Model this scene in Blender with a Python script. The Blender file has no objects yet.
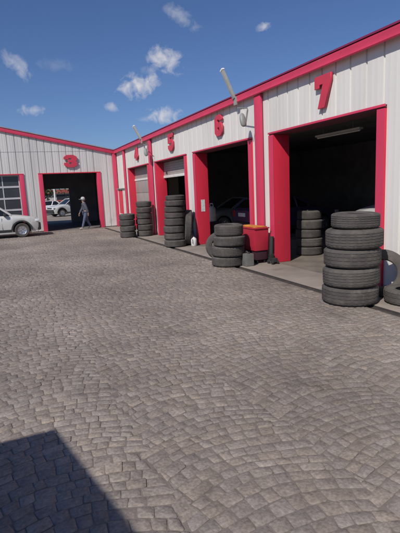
import bpy, bmesh, math, random
from math import sin, cos, pi, radians, sqrt, atan2
from mathutils import Vector, Matrix
import numpy as np

random.seed(7)
rng = np.random.default_rng(11)
scene = bpy.context.scene
COL = scene.collection

# ------------------------------------------------------------------ helpers
def lin(r, g, b):
    f = lambda c: (c/255/12.92 if c/255 <= .04045 else ((c/255+.055)/1.055)**2.4)
    return (f(r), f(g), f(b), 1)

def mat(name, col, rough=.6, col2=None, scale=3.0, stretch=(1, 1, 1), lo=.35, hi=.7, bump=0, bscale=40,
        metal=0, detail=5, spec=.5, col3=None, scale3=1.0, lo3=.55, hi3=.75, coat=0):
    m = bpy.data.materials.new(name); m.use_nodes = True
    nt = m.node_tree; b = nt.nodes['Principled BSDF']
    c4 = lambda c: c if len(c) == 4 else (*c, 1)
    b.inputs['Base Color'].default_value = c4(col)
    b.inputs['Roughness'].default_value = rough
    b.inputs['Metallic'].default_value = metal
    b.inputs['Specular IOR Level'].default_value = spec
    b.inputs['Coat Weight'].default_value = coat
    tc = nt.nodes.new('ShaderNodeTexCoord')
    def noise_mix(prev, c, sc, st, l, h, det):
        mp = nt.nodes.new('ShaderNodeMapping'); mp.inputs['Scale'].default_value = st
        nt.links.new(tc.outputs['Object'], mp.inputs['Vector'])
        n = nt.nodes.new('ShaderNodeTexNoise'); n.inputs['Scale'].default_value = sc
        n.inputs['Detail'].default_value = det; n.inputs['Roughness'].default_value = .62
        nt.links.new(mp.outputs[0], n.inputs['Vector'])
        r = nt.nodes.new('ShaderNodeMapRange'); r.inputs['From Min'].default_value = l; r.inputs['From Max'].default_value = h
        nt.links.new(n.outputs['Fac'], r.inputs['Value'])
        mx = nt.nodes.new('ShaderNodeMix'); mx.data_type = 'RGBA'
        nt.links.new(r.outputs[0], mx.inputs['Factor'])
        if isinstance(prev, tuple): mx.inputs['A'].default_value = prev
        else: nt.links.new(prev, mx.inputs['A'])
        mx.inputs['B'].default_value = c4(c)
        return mx.outputs['Result']
    cur = c4(col)
    if col2 is not None: cur = noise_mix(cur, col2, scale, stretch, lo, hi, detail)
    if col3 is not None: cur = noise_mix(cur, col3, scale3, (1, 1, 1), lo3, hi3, 6)
    if not isinstance(cur, tuple): nt.links.new(cur, b.inputs['Base Color'])
    if bump:
        n = nt.nodes.new('ShaderNodeTexNoise'); n.inputs['Scale'].default_value = bscale; n.inputs['Detail'].default_value = 6
        nt.links.new(tc.outputs['Object'], n.inputs['Vector'])
        bp = nt.nodes.new('ShaderNodeBump'); bp.inputs['Strength'].default_value = bump; bp.inputs['Distance'].default_value = .01
        nt.links.new(n.outputs['Fac'], bp.inputs['Height']); nt.links.new(bp.outputs[0], b.inputs['Normal'])
    return m

class MB:
    def __init__(s): s.v = []; s.f = []; s.m = []
    def face(s, pts, mi=0):
        n = len(s.v); s.v += [tuple(p) for p in pts]; s.f.append(list(range(n, n+len(pts)))); s.m.append(mi)
    def box(s, x0, x1, y0, y1, z0, z1, mi=0, M=None):
        n = len(s.v)
        P = [(x, y, z) for z in (z0, z1) for y in (y0, y1) for x in (x0, x1)]
        if M is not None: P = [tuple(M @ Vector(p)) for p in P]
        s.v += P
        for q in ((0, 2, 3, 1), (4, 5, 7, 6), (0, 1, 5, 4), (2, 6, 7, 3), (0, 4, 6, 2), (1, 3, 7, 5)):
            s.f.append([n+i for i in q]); s.m.append(mi)
        return s
    def tube(s, pts, r, n=10, mi=0, cap=True):
        pts = [Vector(p) for p in pts]; rs = r if isinstance(r, (list, tuple)) else [r]*len(pts)
        base = len(s.v); ref = None
        for i, p in enumerate(pts):
            d = (pts[min(i+1, len(pts)-1)]-pts[max(i-1, 0)]).normalized()
            if ref is None:
                ref = Vector((0, 0, 1)) if abs(d.z) < .9 else Vector((1, 0, 0))
            a = (ref - d*ref.dot(d)).normalized(); b = d.cross(a); ref = a
            for k in range(n):
                t = 2*pi*k/n; s.v.append(tuple(p+(a*cos(t)+b*sin(t))*rs[i]))
        for i in range(len(pts)-1):
            for k in range(n):
                a = base+i*n+k; b = base+i*n+(k+1) % n
                s.f.append([a, b, b+n, a+n]); s.m.append(mi)
        if cap:
            s.f.append([base+k for k in range(n)][::-1]); s.m.append(mi)
            e = base+(len(pts)-1)*n; s.f.append([e+k for k in range(n)]); s.m.append(mi)
        return s
    def lathe(s, prof, n=48, M=None, mi=0, closed=False):
        base = len(s.v); k = len(prof)
        for i in range(n):
            t = 2*pi*i/n
            for (r, z) in prof:
                p = Vector((r*cos(t), r*sin(t), z)); s.v.append(tuple(M @ p if M is not None else p))
        for i in range(n):
            j = (i+1) % n
            for q in range(k if closed else k-1):
                a, b = q, (q+1) % k
                s.f.append([base+i*k+a, base+j*k+a, base+j*k+b, base+i*k+b]); s.m.append(mi)
        return s
    def prism(s, poly, a0, a1, fn, mi=0):
        n = len(poly); b = len(s.v)
        s.v += [tuple(fn(p, q, a0)) for p, q in poly]+[tuple(fn(p, q, a1)) for p, q in poly]
        s.f.append([b+i for i in range(n)][::-1]); s.f.append([b+n+i for i in range(n)]); s.m += [mi, mi]
        for i in range(n):
            j = (i+1) % n; s.f.append([b+i, b+j, b+n+j, b+n+i]); s.m.append(mi)
        return s
    def build(s, name, mats, parent=None, smooth=False, bevel=0, angle=35, local=False):
        me = bpy.data.meshes.new(name)
        off = Vector(parent.location) if (parent is not None and not local) else Vector((0, 0, 0))
        if parent is not None and not local and parent.parent is not None: off = off + Vector(parent.parent.location)
        me.from_pydata([tuple(Vector(p)-off) for p in s.v], [], s.f)
        if not isinstance(mats, (list, tuple)): mats = [mats]
        for m in mats: me.materials.append(m)
        me.polygons.foreach_set('material_index', s.m)
        bm = bmesh.new(); bm.from_mesh(me)
        bmesh.ops.remove_doubles(bm, verts=bm.verts, dist=1e-5) if smooth else None
        bmesh.ops.recalc_face_normals(bm, faces=bm.faces)
        if bevel:
            ed = [e for e in bm.edges if len(e.link_faces) == 2 and e.calc_face_angle(0) > .6]
            bmesh.ops.bevel(bm, geom=ed, offset=bevel, segments=2, affect='EDGES', profile=.6, clamp_overlap=True)
        bm.to_mesh(me); bm.free()
        if smooth or bevel:
            me.shade_smooth(); me.set_sharp_from_angle(angle=radians(angle))
        o = bpy.data.objects.new(name, me); COL.objects.link(o)
        if parent is not None: o.parent = parent
        return o

def tag(o, label=None, cat=None, group=None, kind=None):
    if label: o['label'] = label
    if cat: o['category'] = cat
    if group: o['group'] = group
    if kind: o['kind'] = kind
    return o
def thing(name, loc, label, cat, group=None, rz=0):
    o = bpy.data.objects.new(name, None); COL.objects.link(o); o.empty_display_size = .2
    o.location = loc; o.rotation_euler = (0, 0, rz)
    return tag(o, label, cat, group)
def kids(o): return [c for c in bpy.data.objects if c.parent == o]
def copy_tree(o, parent=None):
    c = o.copy(); COL.objects.link(c)
    if parent is not None: c.parent = parent
    for ch in kids(o): copy_tree(ch, c)
    return c

# ------------------------------------------------------------------ layout numbers (metres)
CAMH = 1.86
DX = 5.95          # facade of the right hand building
LY = 25.75         # facade of the far building
LYB = 33.0         # back of the far building
DZ = 3.10          # door head
BAYS = {7: (5.92, 9.54), 6: (10.37, 14.34), 5: (14.98, 18.63), 4: (19.52, 23.16)}
GX0, GX1 = 4.83, 4.99     # drain channel
GYA, GYB = 25.12, 25.26

# ------------------------------------------------------------------ materials
RED = (.52, .035, .085); REDD = (.42, .02, .055)
M = {}
M['white'] = mat('white sheet metal', (.69, .67, .63), .55, (.57, .55, .51), 1.2, (1, 1, .12), .45, .8, bump=.06, bscale=9,
                 col3=(.55, .52, .47), scale3=.7, lo3=.62, hi3=.85)
M['grey_white'] = mat('weathered white sheet metal', (.61, .60, .575), .55, (.48, .47, .455), 1.4, (1, 1, .1), .4, .8, bump=.06, bscale=9,
                      col3=(.42, .40, .38), scale3=.8, lo3=.6, hi3=.85)
M['pink'] = mat('faded red paint', (.62, .045, .105), .5, (.52, .042, .09), 1.8, (1, 1, .3), .4, .75, bump=.08, bscale=10, col3=(.40, .10, .12), scale3=5, lo3=.66, hi3=.72)
M['red'] = mat('red paint', (.62, .024, .055), .5, (.50, .022, .05), 1.6, (1, 1, .3), .4, .75, bump=.08, bscale=10, col3=(.30, .07, .07), scale3=4.5, lo3=.66, hi3=.72)
M['trimtop'] = mat('dark red capping', (.22, .02, .07), .5)
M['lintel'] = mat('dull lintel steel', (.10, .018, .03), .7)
M['num'] = mat('number red', (.58, .04, .075), .5, (.46, .04, .07), 3, lo=.4, hi=.75)
M['dark'] = mat('dark interior', (.40, .38, .38), .95, (.28, .27, .27), 1.3, spec=.12)
M['dkfloor'] = mat('oily concrete floor', (.20, .175, .145), .7, (.10, .09, .08), 1.6, lo=.4, hi=.75, bump=.1, bscale=25)
M['dkfloor2'] = mat('dark shop floor', (.18, .165, .155), .85, (.10, .094, .09), 1.4, spec=.2)
M['roof'] = mat('roof sheet', (.33, .33, .34), .6, (.25, .24, .24), 2)
M['conc'] = mat('pavement concrete', (.28, .240, .206), .85, (.215, .184, .158), 1.7, lo=.4, hi=.72, bump=.35, bscale=30,
                col3=(.12, .105, .095), scale3=.9, lo3=.56, hi3=.7)
M['drain'] = mat('drain dirt', (.040, .034, .030), .9, (.065, .055, .047), 8, bump=.4, bscale=40)
M['bed'] = mat('joint dirt', (.155, .132, .114), .95, (.205, .176, .152), 5, bump=.4, bscale=60)
M['ground'] = mat('outer ground', (.24, .205, .178), .95, (.20, .17, .148), 1.1, bump=.5, bscale=18)
M['asphalt'] = mat('asphalt', (.075, .073, .072), .9, (.055, .054, .053), 3, bump=.4, bscale=40)
M['rubber'] = mat('dusty tyre rubber', (.066, .059, .055), .85, (.115, .102, .093), 4, lo=.4, hi=.75, bump=.25, bscale=60, spec=.3,
                  col3=(.16, .14, .122), scale3=7, lo3=.6, hi3=.85)
M['rubber2'] = mat('older brown grey rubber', (.072, .065, .060), .85, (.118, .106, .097), 5, lo=.4, hi=.7, bump=.25, bscale=60, spec=.3)
M['doorgrey'] = mat('grey door panel', (.36, .33, .305), .5, (.28, .26, .245), 1.5, (1, 1, .4), bump=.04, bscale=10)
M['railgrey'] = mat('light grey door rail', (.50, .51, .53), .5, (.42, .43, .45), 3)
M['barwhite'] = mat('white door bar', (.70, .69, .66), .5, (.6, .59, .56), 4)
M['glass'] = mat('dark door glass', (.030, .034, .045), .12, (.05, .052, .06), .7, spec=.6)
M['carglass'] = mat('tinted car glass', (.012, .014, .016), .06, spec=.6)
M['silver'] = mat('silver car paint', (.62, .62, .59), .33, (.57, .57, .54), 2, metal=.15, coat=.5)
M['carwhite'] = mat('white car paint', (.70, .70, .69), .3, coat=.6)
M['carviolet'] = mat('dark violet car paint', (.055, .042, .10), .3, coat=.7)
M['cargrey'] = mat('dark grey car paint', (.13, .145, .14), .3, coat=.6)
M['carblack'] = mat('black car paint', (.012, .016, .016), .3, coat=.7)
M['blackplastic'] = mat('black plastic', (.022, .022, .023), .6, (.035, .034, .033), 6)
M['chrome'] = mat('dull alloy', (.55, .55, .56), .35, metal=.9)
M['lampglass'] = mat('lamp lens', (.62, .64, .66), .12, spec=.7)
M['redlens'] = mat('red lens', (.35, .01, .01), .15)
M['plate'] = mat('pale plate', (.75, .75, .72), .4)
M['greymetal'] = mat('galvanised steel', (.42, .41, .38), .5, (.33, .32, .29), 6, metal=.3)
M['lampgrey'] = mat('grey lamp housing', (.24, .25, .24), .5, (.18, .19, .18), 5)
M['yellow'] = mat('yellow orange plastic', (.55, .26, .03), .5, (.45, .10, .04), 7, lo=.45, hi=.6)
M['cartred'] = mat('tool cart red', (.47, .025, .05), .4, (.36, .02, .04), 2.5)
M['cartdark'] = mat('cart shade and crate dark', (.045, .014, .024), .6)
M['can'] = mat('dull grey tin', (.15, .15, .14), .5, (.21, .21, .20), 4, metal=.2)
M['whiteplastic'] = mat('white plastic', (.68, .67, .64), .45, (.55, .53, .49), 6)
M['notice'] = mat('notice paper', (.62, .62, .60), .6, (.45, .44, .43), 14, lo=.5, hi=.6)
M['skin'] = mat('skin', (.36, .21, .15), .55)
M['jacket'] = mat('dark jacket', (.065, .075, .098), .85, (.085, .095, .12), 12, bump=.3, bscale=30)
M['jeans'] = mat('blue jeans', (.065, .085, .155), .85, (.11, .135, .21), 9, bump=.3, bscale=50)
M['cap'] = mat('pale cap', (.42, .42, .42), .7)
M['hair'] = mat('grey hair', (.12, .11, .10), .8)
M['shoe'] = mat('light shoes', (.40, .38, .36), .7)
M['eye'] = mat('eye', (.02, .02, .02), .3)
M['wallcream'] = mat('pale rendered wall', (.52, .50, .47), .9, (.42, .40, .38), 1.1)
M['brick'] = mat('red painted wall', (.36, .07, .06), .85, (.27, .07, .06), 2)
M['bark'] = mat('bark', (.09, .07, .055), .95, (.06, .05, .04), 9, bump=.6, bscale=20)
M['leaf'] = mat('leaf', (.045, .075, .025), .7, (.075, .105, .035), 2.2)
M['shadow_canopy'] = mat('canopy sheet', (.20, .20, .21), .6, (.14, .14, .15), 3)
M['steel'] = mat('painted steel post', (.13, .14, .15), .5)

# ------------------------------------------------------------------ ground
E_ = 350
def sheet(name, rects, z, m, label=None):
    b = MB()
    for (x0, x1, y0, y1) in rects: b.face([(x0, y0, z), (x1, y0, z), (x1, y1, z), (x0, y1, z)])
    return tag(b.build(name, m), kind='structure')
sheet('ground', [(-E_, GX0, -E_, GYA), (GX1, E_, -E_, GYB), (-E_, E_, GYB, 3*E_)], -.022, M['ground'])
sheet('paving_bed', [(-9, GX0, -4, GYA)], -.0065, M['bed'])
# drain channel: an open gutter 14 cm wide between the cobbles and the pavement slab
b = MB()
b.face([(GX0, -60, -.035), (GX1, -60, -.035), (GX1, GYA, -.035), (GX0, GYA, -.035)])
b.face([(-60, GYA, -.035), (GX1, GYA, -.035), (GX1, GYB, -.035), (-60, GYB, -.035)])
for q in ([(GX0, -60), (GX0, GYA)], [(GX1-.003, -60), (GX1-.003, GYB-.003)], [(-60, GYA), (GX0, GYA)], [(-60, GYB-.003), (GX1-.003, GYB-.003)]):
    (xa, ya), (xb, yb) = q
    b.face([(xa, ya, -.035), (xb, yb, -.035), (xb, yb, -.003), (xa, ya, -.003)])
tag(b.build('drain_channel', M['drain']), kind='structure')
b = MB()
y = -14.0
while y < GYB - .01:      # pavement cast in bays with open joints
    y2 = min(y+2.27, LY-.0)
    if LY-y2 < .8: y2 = LY
    b.box(GX1, DX-.002, y+.006, y2-.006, -.2, 0)
    y = y2
x = GX1
while x > -14:
    b.box(x-2.4+.006, x-.006, GYB, LY-.002, -.2, 0); x -= 2.4
tag(b.build('pavement', M['conc'], bevel=.008), kind='structure')

# cobbles: arcs of setts, every stone a rounded block with its own size, tilt and tone
def cobbles():
    W = 1.10; D = .099; sag = .145
    V = []; F4 = []; F3 = []; tone = []; nv = 0
    NC = 10
    x0c = GX0+.30-NC*W
    K0, K1 = int(-1.0/D), int((GYA+.6)/D)
    bnd = {(c, k): random.uniform(-.055, .055) for c in range(NC+1) for k in range(K0, K1)}
    for c in range(NC):
        xa = x0c + c*W; yo = random.uniform(-.02, .02)
        k0 = int(-1.0/D); k1 = int((GYA+.6)/D)
        for k in range(k0, k1):
            n = random.choice((9, 10, 10, 11))
            off = random.uniform(-.35, .35)
            cuts = [0]+sorted((i+off+random.uniform(-.22, .22))/n for i in range(1, n))+[1]
            cuts = [max(0, min(1, q)) for q in cuts]
            for j in range(len(cuts)-1):
                u0, u1 = cuts[j], cuts[j+1]
                if (u1-u0)*W < .040: continue
                def P(u, kk):
                    X = (u-.5)*W
                    sl = -8*sag*X/(W*W)            # slope of the arc here
                    if kk > k: X = X - sl*D*.75/(1+sl*sl)
                    X = max(-W/2+bnd[c, k], min(W/2+bnd[c+1, k], X)); t = min(1, abs(2*X/W))
                    if u <= 0: X = -W/2+bnd[c, k]
                    if u >= 1: X = W/2+bnd[c+1, k]
                    return (xa+W/2+X+.006*sin(kk*1.7+u*9), kk*D-sag*t*t+yo+.016*sin(kk*.9+c*2.1)+.02*sin(kk*.31+c)+.013*sin(X*7+kk*.6+c))
                cxy = P((u0+u1)/2, k+.5)
                if cxy[1] > GYA-.06 or cxy[1] < -1 or cxy[0] > GX0-.03: continue
                if cxy[0] < -1.2-.14*max(cxy[1], 0) and cxy[1] > 14 and False: continue
                q = [P(u0, k), P(u1, k), P(u1, k+1), P(u0, k+1)]
                gap = .0015
                ctr = Vector((sum(p[0] for p in q)/4, sum(p[1] for p in q)/4))
                pts = []
                for p in q:
                    v = Vector(p)-ctr
                    s = 1-gap*random.uniform(.6, 2.2)/max(v.length, .03)*1.4
                    pts.append(ctr+v*s+Vector((random.uniform(-.005, .005), random.uniform(-.005, .005))))
                for p in pts:
                    p.x = min(p.x, GX0-.004); p.y = min(p.y, GYA-.004)
                h = random.gauss(0, .0020); tx = random.gauss(0, .014); ty = random.gauss(0, .014)
                ring = []
                for i in range(4):
                    a = pts[i]; pr_ = pts[i-1]; nx = pts[(i+1) % 4]
                    r1 = random.uniform(.04, .15); r2 = random.uniform(.04, .15)
                    ring.append(a+(pr_-a)*r1); ring.append(a+(nx-a)*r2)
                zf = lambda p: h+(p.x-ctr.x)*tx+(p.y-ctr.y)*ty
                for p in ring: V.append((p.x, p.y, -.035))
                for p in ring: V.append((p.x, p.y, zf(p)-.005))
                for p in ring:
                    qv = ctr+(p-ctr)*.88; V.append((qv.x, qv.y, zf(qv)-.001+random.uniform(-.0015, .0015)))
                V.append((ctr.x, ctr.y, h+random.uniform(0, .004)))
                t = random.random(); wv = random.random()
                for i in range(8):
                    i2 = (i+1) % 8
                    F4.append((nv+i, nv+i2, nv+8+i2, nv+8+i)); F4.append((nv+8+i, nv+8+i2, nv+16+i2, nv+16+i))
                    F3.append((nv+16+i, nv+16+i2, nv+24))
                tone.append((t, wv)); nv += 25
    me = bpy.data.meshes.new('cobblestone_paving')
    V = np.array(V, dtype=np.float32); F4 = np.array(F4, dtype=np.int32); F3 = np.array(F3, dtype=np.int32)
    me.vertices.add(len(V)); me.vertices.foreach_set('co', V.ravel())
    nl = F4.size+F3.size; me.loops.add(nl)
    me.loops.foreach_set('vertex_index', np.concatenate([F4.ravel(), F3.ravel()]))
    npoly = len(F4)+len(F3); me.polygons.add(npoly)
    st = np.concatenate([np.arange(len(F4))*4, F4.size+np.arange(len(F3))*3]).astype(np.int32)
    me.polygons.foreach_set('loop_start', st)
    me.update(calc_edges=True); me.validate()
    tn = np.array(tone, dtype=np.float32)
    vt = np.repeat(tn, 25, axis=0)
    a = me.attributes.new('tone', 'FLOAT', 'POINT'); a.data.foreach_set('value', vt[:, 0].copy())
    a = me.attributes.new('warm', 'FLOAT', 'POINT'); a.data.foreach_set('value', vt[:, 1].copy())
    me.shade_smooth(); me.set_sharp_from_angle(angle=radians(50))
    m = bpy.data.materials.new('granite setts'); m.use_nodes = True; nt = m.node_tree; L = nt.links
    bs = nt.nodes['Principled BSDF']; bs.inputs['Roughness'].default_value = .72; bs.inputs['Specular IOR Level'].default_value = .35
    A = nt.nodes.new('ShaderNodeAttribute'); A.attribute_name = 'tone'
    B = nt.nodes.new('ShaderNodeAttribute'); B.attribute_name = 'warm'
    r = nt.nodes.new('ShaderNodeValToRGB'); e = r.color_ramp.elements
    e[0].position = 0; e[0].color = (.232, .197, .173, 1); e[1].position = 1; e[1].color = (.305, .260, .226, 1)
    e2 = e.new(.5); e2.color = (.248, .211, .184, 1); e3 = e.new(.88); e3.color = (.270, .230, .200, 1)
    L.new(A.outputs['Fac'], r.inputs['Fac'])
    r2 = nt.nodes.new('ShaderNodeValToRGB'); e = r2.color_ramp.elements
    e[0].position = 0; e[0].color = (.98, 1.0, 1.02, 1); e[1].position = 1; e[1].color = (1.03, .998, .96, 1)
    L.new(B.outputs['Fac'], r2.inputs['Fac'])
    mul = nt.nodes.new('ShaderNodeMix'); mul.data_type = 'RGBA'; mul.blend_type = 'MULTIPLY'; mul.inputs['Factor'].default_value = 1
    L.new(r.outputs['Color'], mul.inputs['A']); L.new(r2.outputs['Color'], mul.inputs['B'])
    tc = nt.nodes.new('ShaderNodeTexCoord')
    def noise(s, d):
        n = nt.nodes.new('ShaderNodeTexNoise'); n.inputs['Scale'].default_value = s; n.inputs['Detail'].default_value = d
        L.new(tc.outputs['Object'], n.inputs['Vector']); return n.outputs['Fac']
    def rng_(f, a, b_, c, d):
        mr = nt.nodes.new('ShaderNodeMapRange'); mr.inputs['From Min'].default_value = a; mr.inputs['From Max'].default_value = b_
        mr.inputs['To Min'].default_value = c; mr.inputs['To Max'].default_value = d; L.new(f, mr.inputs['Value']); return mr.outputs[0]
    def mulv(colr, f):
        mm = nt.nodes.new('ShaderNodeMix'); mm.data_type = 'RGBA'; mm.blend_type = 'MULTIPLY'; mm.inputs['Factor'].default_value = 1
        L.new(colr, mm.inputs['A']); L.new(f, mm.inputs['B']); return mm.outputs['Result']
    c = mulv(mul.outputs['Result'], rng_(noise(.45, 5), .3, .7, .78, 1.18))     # worn and oily areas, metres wide
    c = mulv(c, rng_(noise(46, 6), .3, .7, .74, 1.24))                            # grain of the stone
    c = mulv(c, rng_(noise(9, 4), .3, .72, .82, 1.14))
    c = mulv(c, rng_(noise(1.35, 7), .58, .69, 1.0, .78))                          # oil drips and old stains
    c = mulv(c, rng_(noise(.22, 3), .35, .65, .90, 1.10))
    L.new(c, bs.inputs['Base Color'])
    bp = nt.nodes.new('ShaderNodeBump'); bp.inputs['Strength'].default_value = .55; bp.inputs['Distance'].default_value = .008
    L.new(noise(55, 7), bp.inputs['Height']); L.new(bp.outputs[0], bs.inputs['Normal'])
    me.materials.append(m)
    o = bpy.data.objects.new('cobblestone_paving', me); COL.objects.link(o); tag(o, kind='structure')
cobbles()

# ------------------------------------------------------------------ corrugated sheet facade
def corr(b, a0, a1, z0, ztop, P, mi=0, period=.36, proud=0.0, rh=-.030, minor=.004):
    """vertical ribbed sheet from a0 to a1; P(a, h, z) maps to world, h outward"""
    pts = [(a0, 0)]
    k = math.ceil((a0+.06)/period)
    while k*period+.06 < a1:
        c = k*period
        pts += [(c-.024, 0), (c-.015, rh), (c+.015, rh), (c+.024, 0)]
        for q in (1/3, 2/3):
            d = c+period*q
            if d+.03 < a1: pts += [(d-.02, 0), (d-.010, minor), (d+.010, minor), (d+.02, 0)]
        k += 1
    k0 = math.ceil((a0+.06)/period)*period - period
    pre = []
    for q in (1/3, 2/3):
        d = k0+period*q
        if d-.03 > a0: pre += [(d-.02, 0), (d-.010, minor), (d+.010, minor), (d+.02, 0)]
    pts = [p for p in [pts[0]]+pre+pts[1:] if p[0] <= a1]+[(a1, 0)]
    n = len(b.v)
    for a, h in pts:
        zt = ztop(a) if callable(ztop) else ztop
        b.v += [tuple(P(a, h+proud, z0)), tuple(P(a, h+proud, zt))]
    for i in range(len(pts)-1):
        b.f.append([n+2*i, n+2*i+2, n+2*i+3, n+2*i+1]); b.m.append(mi)

# ------------------------------------------------------------------ right hand building
RB = thing('garage_building', (DX, 12, 0), 'long white corrugated garage with red posts and gutter, bays 4 to 7', 'garage')
PR = lambda a, h, z: (DX-h, a, z)
EAVE = 4.16
YN = -12.0
spans = []
cur = YN
for k in (7, 6, 5, 4):
    y0, y1 = BAYS[k]; spans.append((cur, y0)); cur = y1
spans.append((cur, LY))
b = MB()
for a0, a1 in spans: corr(b, a0, a1, .05, EAVE, PR, period=.40, rh=-.028, minor=.001)
for k, (y0, y1) in BAYS.items(): corr(b, y0, y1, DZ+.005, EAVE, PR, period=.40, rh=-.028, minor=.001)
for a0, a1 in spans: b.box(DX+.04, DX+.18, a0, a1, 0, DZ)          # core behind the sheet
b.box(DX+.04, DX+.18, YN, LY, DZ+.005, EAVE+.08)
b.build('wall', M['white'], RB, smooth=True, angle=20)
b = MB()
for a0, a1 in spans:
    b = MB(); b.box(DX-.012, DX+.035, a0+.01, a1-.01, -.0, .06); b.build('base_flashing', M['greymetal'], RB)
# outer shell
XB = 18.5
b = MB()
b.box(XB-.2, XB, YN, LYB, -.05, 4.4); b.box(DX+.19, XB-.2, YN, YN+.2, -.05, 4.25); b.box(DX+.19, XB-.2, LYB-.2, LYB, -.05, 4.25)
b.box(DX+.2, XB-.22, LY-.2, LY-.02, -.05, 4.1)
b.build('rear_wall', M['dark'], RB)
b = MB()
b.box(DX+.19, XB-.21, YN+.21, LY-.21, 4.0, 4.12)
b.build('ceiling', M['dark'], RB)
b = MB()
b.prism([(DX+.06, 4.27), (12.2, 4.95), (XB+.2, 4.3), (XB+.2, 4.36), (12.2, 5.02), (DX+.06, 4.31)], YN-.05, LYB, lambda p, q, a: (p, a, q))
b.build('roof', M['roof'], RB)
b = MB(); b.box(DX+.44, 9.0, YN+.2, LY-.2, -.2, .003); b.box(DX-.001, DX+.44, YN+.2, LY-.2, -.2, .0015)
b.build('floor', M['dkfloor'], RB)
b = MB(); b.box(9.0, XB-.2, YN+.2, LY-.2, -.2, .003)
b.build('rear_floor', M['dkfloor2'], RB)
# gutter / fascia with a rolled lip
b = MB()
prof = [(DX-.004, 4.115), (DX-.11, 4.055), (DX-.135, 4.045), (DX-.150, 4.07), (DX-.135, 4.11), (DX-.145, 4.17), (DX-.145, 4.212), (DX-.12, 4.228), (DX-.004, 4.228)]
b.prism(prof, YN-.05, LY-.14, lambda p, q, a: (p, a, q))
b.build('gutter', M['pink'], RB, smooth=True, angle=50)
b = MB(); b.prism([(DX-.16, 4.230), (DX-.16, 4.262), (DX+.05, 4.32), (DX+.05, 4.230)], YN-.06, LY-.14, lambda p, q, a: (p, a, q))
b.build('roof_edge', M['trimtop'], RB)
# posts standing proud of the sheet
for yc, w in ((9.95, .30), (19.07, .34), (23.72, .24), (.85, .30), (-8.3, .30)):
    b = MB(); b.box(DX-.105, DX-.032, yc-w/2, yc+w/2, .01, 4.053); b.build('post', M['pink'], RB, bevel=.02)
# door surrounds: deep red reveals with a front edge
for k, (y0, y1) in BAYS.items():
    f = thing('door_frame', (0, 0, 0), None, None); f.parent = RB; f.location = (0, 0, 0)
    b = MB(); b.box(DX-.045, DX+.40, y1-.20, y1-.002, .006, DZ-.055); b.build('jamb', M['red'] if k != 4 else M['red'], f, bevel=.008)
    b = MB(); b.box(DX-.045, DX+.40, y0+.002, y0+.17, .006, DZ-.055); b.build('jamb', M['red'], f, bevel=.008)
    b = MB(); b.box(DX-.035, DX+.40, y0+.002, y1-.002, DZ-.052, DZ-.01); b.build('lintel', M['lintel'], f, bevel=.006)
    b = MB(); b.box(DX-.06, DX-.036, y0-.01, y1+.01, DZ-.03, DZ+.012); b.build('head_trim', M['pink'], f, bevel=.004)
    # thin faded facing strips on the front, paler than the reveals
    for ya, yb in ((y1-.203, y1+.0), (y0-.0, y0+.173)):
        b = MB(); b.box(DX-.052, DX-.0465, ya, yb, .006, DZ-.056); b.build('front_trim', M['pink'], f)
# bay 4: closed sectional door
y0, y1 = BAYS[4]
d = thing('sectional_door', (0, 0, 0), None, None); d.parent = RB; d.location = (0, 0, 0)
for i in range(5):
    z0 = .02+i*.608
    b = MB(); b.box(DX+.26, DX+.30, y0+.18, y1-.21, z0, z0+.596); b.build('panel', M['doorgrey'], d, bevel=.012)
b = MB(); b.box(DX+.235, DX+.258, y0+.18, y1-.21, 2.44, 2.53); b.build('rail', M['barwhite'], d)  # white strip paints in a sunlit band, not a separate rail
# bay 5: door raised part way
y0, y1 = BAYS[5]
d = thing('roller_door', (0, 0, 0), None, None); d.parent = RB; d.location = (0, 0, 0)
b = MB()
for i in range(6): b.box(DX+.30, DX+.325, y0+.18, y1-.21, 2.50+i*.09, 2.50+i*.09+.087)
b.build('curtain', M['doorgrey'], d, bevel=.006)
b = MB(); b.box(DX+.27, DX+.335, y0+.18, y1-.21, 2.40, 2.50); b.build('bottom_bar', M['barwhite'], d, bevel=.01)
for yy in (y0+.62, y1-.62):
    b = MB(); b.box(DX+.255, DX+.27, yy-.05, yy+.05, 2.56, 2.66); b.build('handle', M['blackplastic'], d)

# ------------------------------------------------------------------ far building with the gable
FB = thing('gabled_garage', (3.4, LY, 0), 'weathered white corrugated garage with sloping red gable edge and bay 3', 'garage')
PF = lambda a, h, z: (a, LY-h, z)
RX = -3.6
gz = lambda x: 4.24+.209*(5.81-max(x, 2*RX-x) if x < RX else 5.81-x)
def gz(x):
    xx = x if x >= RX else 2*RX-x
    return 4.24+.209*(5.81-xx)
XW = 2*RX-DX
FD = [(1.71, 5.01, 'open'), (-2.75, .99, 'shut'), (-7.1, -3.4, 'shut'), (-11.6, -7.9, 'shut')]
b = MB()
xs = [(5.01, DX-.24), (.99, 1.71), (-3.4, -2.75), (-7.9, -7.1), (XW, -11.6)]
for a0, a1 in xs: corr(b, a0, a1, .05, 4.26, PF, period=.36)
for x0, x1, _ in FD: corr(b, x0, x1, DZ+.005, 4.26, PF)
b.build('wall', M['grey_white'], FB, smooth=True, angle=20)
b = MB()
g = []
a = XW
corr(b, RX, 5.62, 4.22, lambda a: max(4.221, gz(a)-.1), PF, proud=.012)
corr(b, XW+.3, RX, 4.22, lambda a: max(4.221, gz(a)-.1), PF, proud=.012)
b.build('gable_wall', M['grey_white'], FB, smooth=True, angle=20)
b = MB()
for a0, a1 in xs: b.box(a0, a1, LY+.04, LY+.18, 0, DZ)
b.prism([(XW, DZ+.006), (DX-.01, DZ+.006), (DX-.01, 4.02), (RX, gz(RX)-.16), (XW, 4.02)], LY+.04, LY+.18, lambda p, q, a: (p, a, q))
b.build('wall_core', M['dark'], FB)
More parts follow.
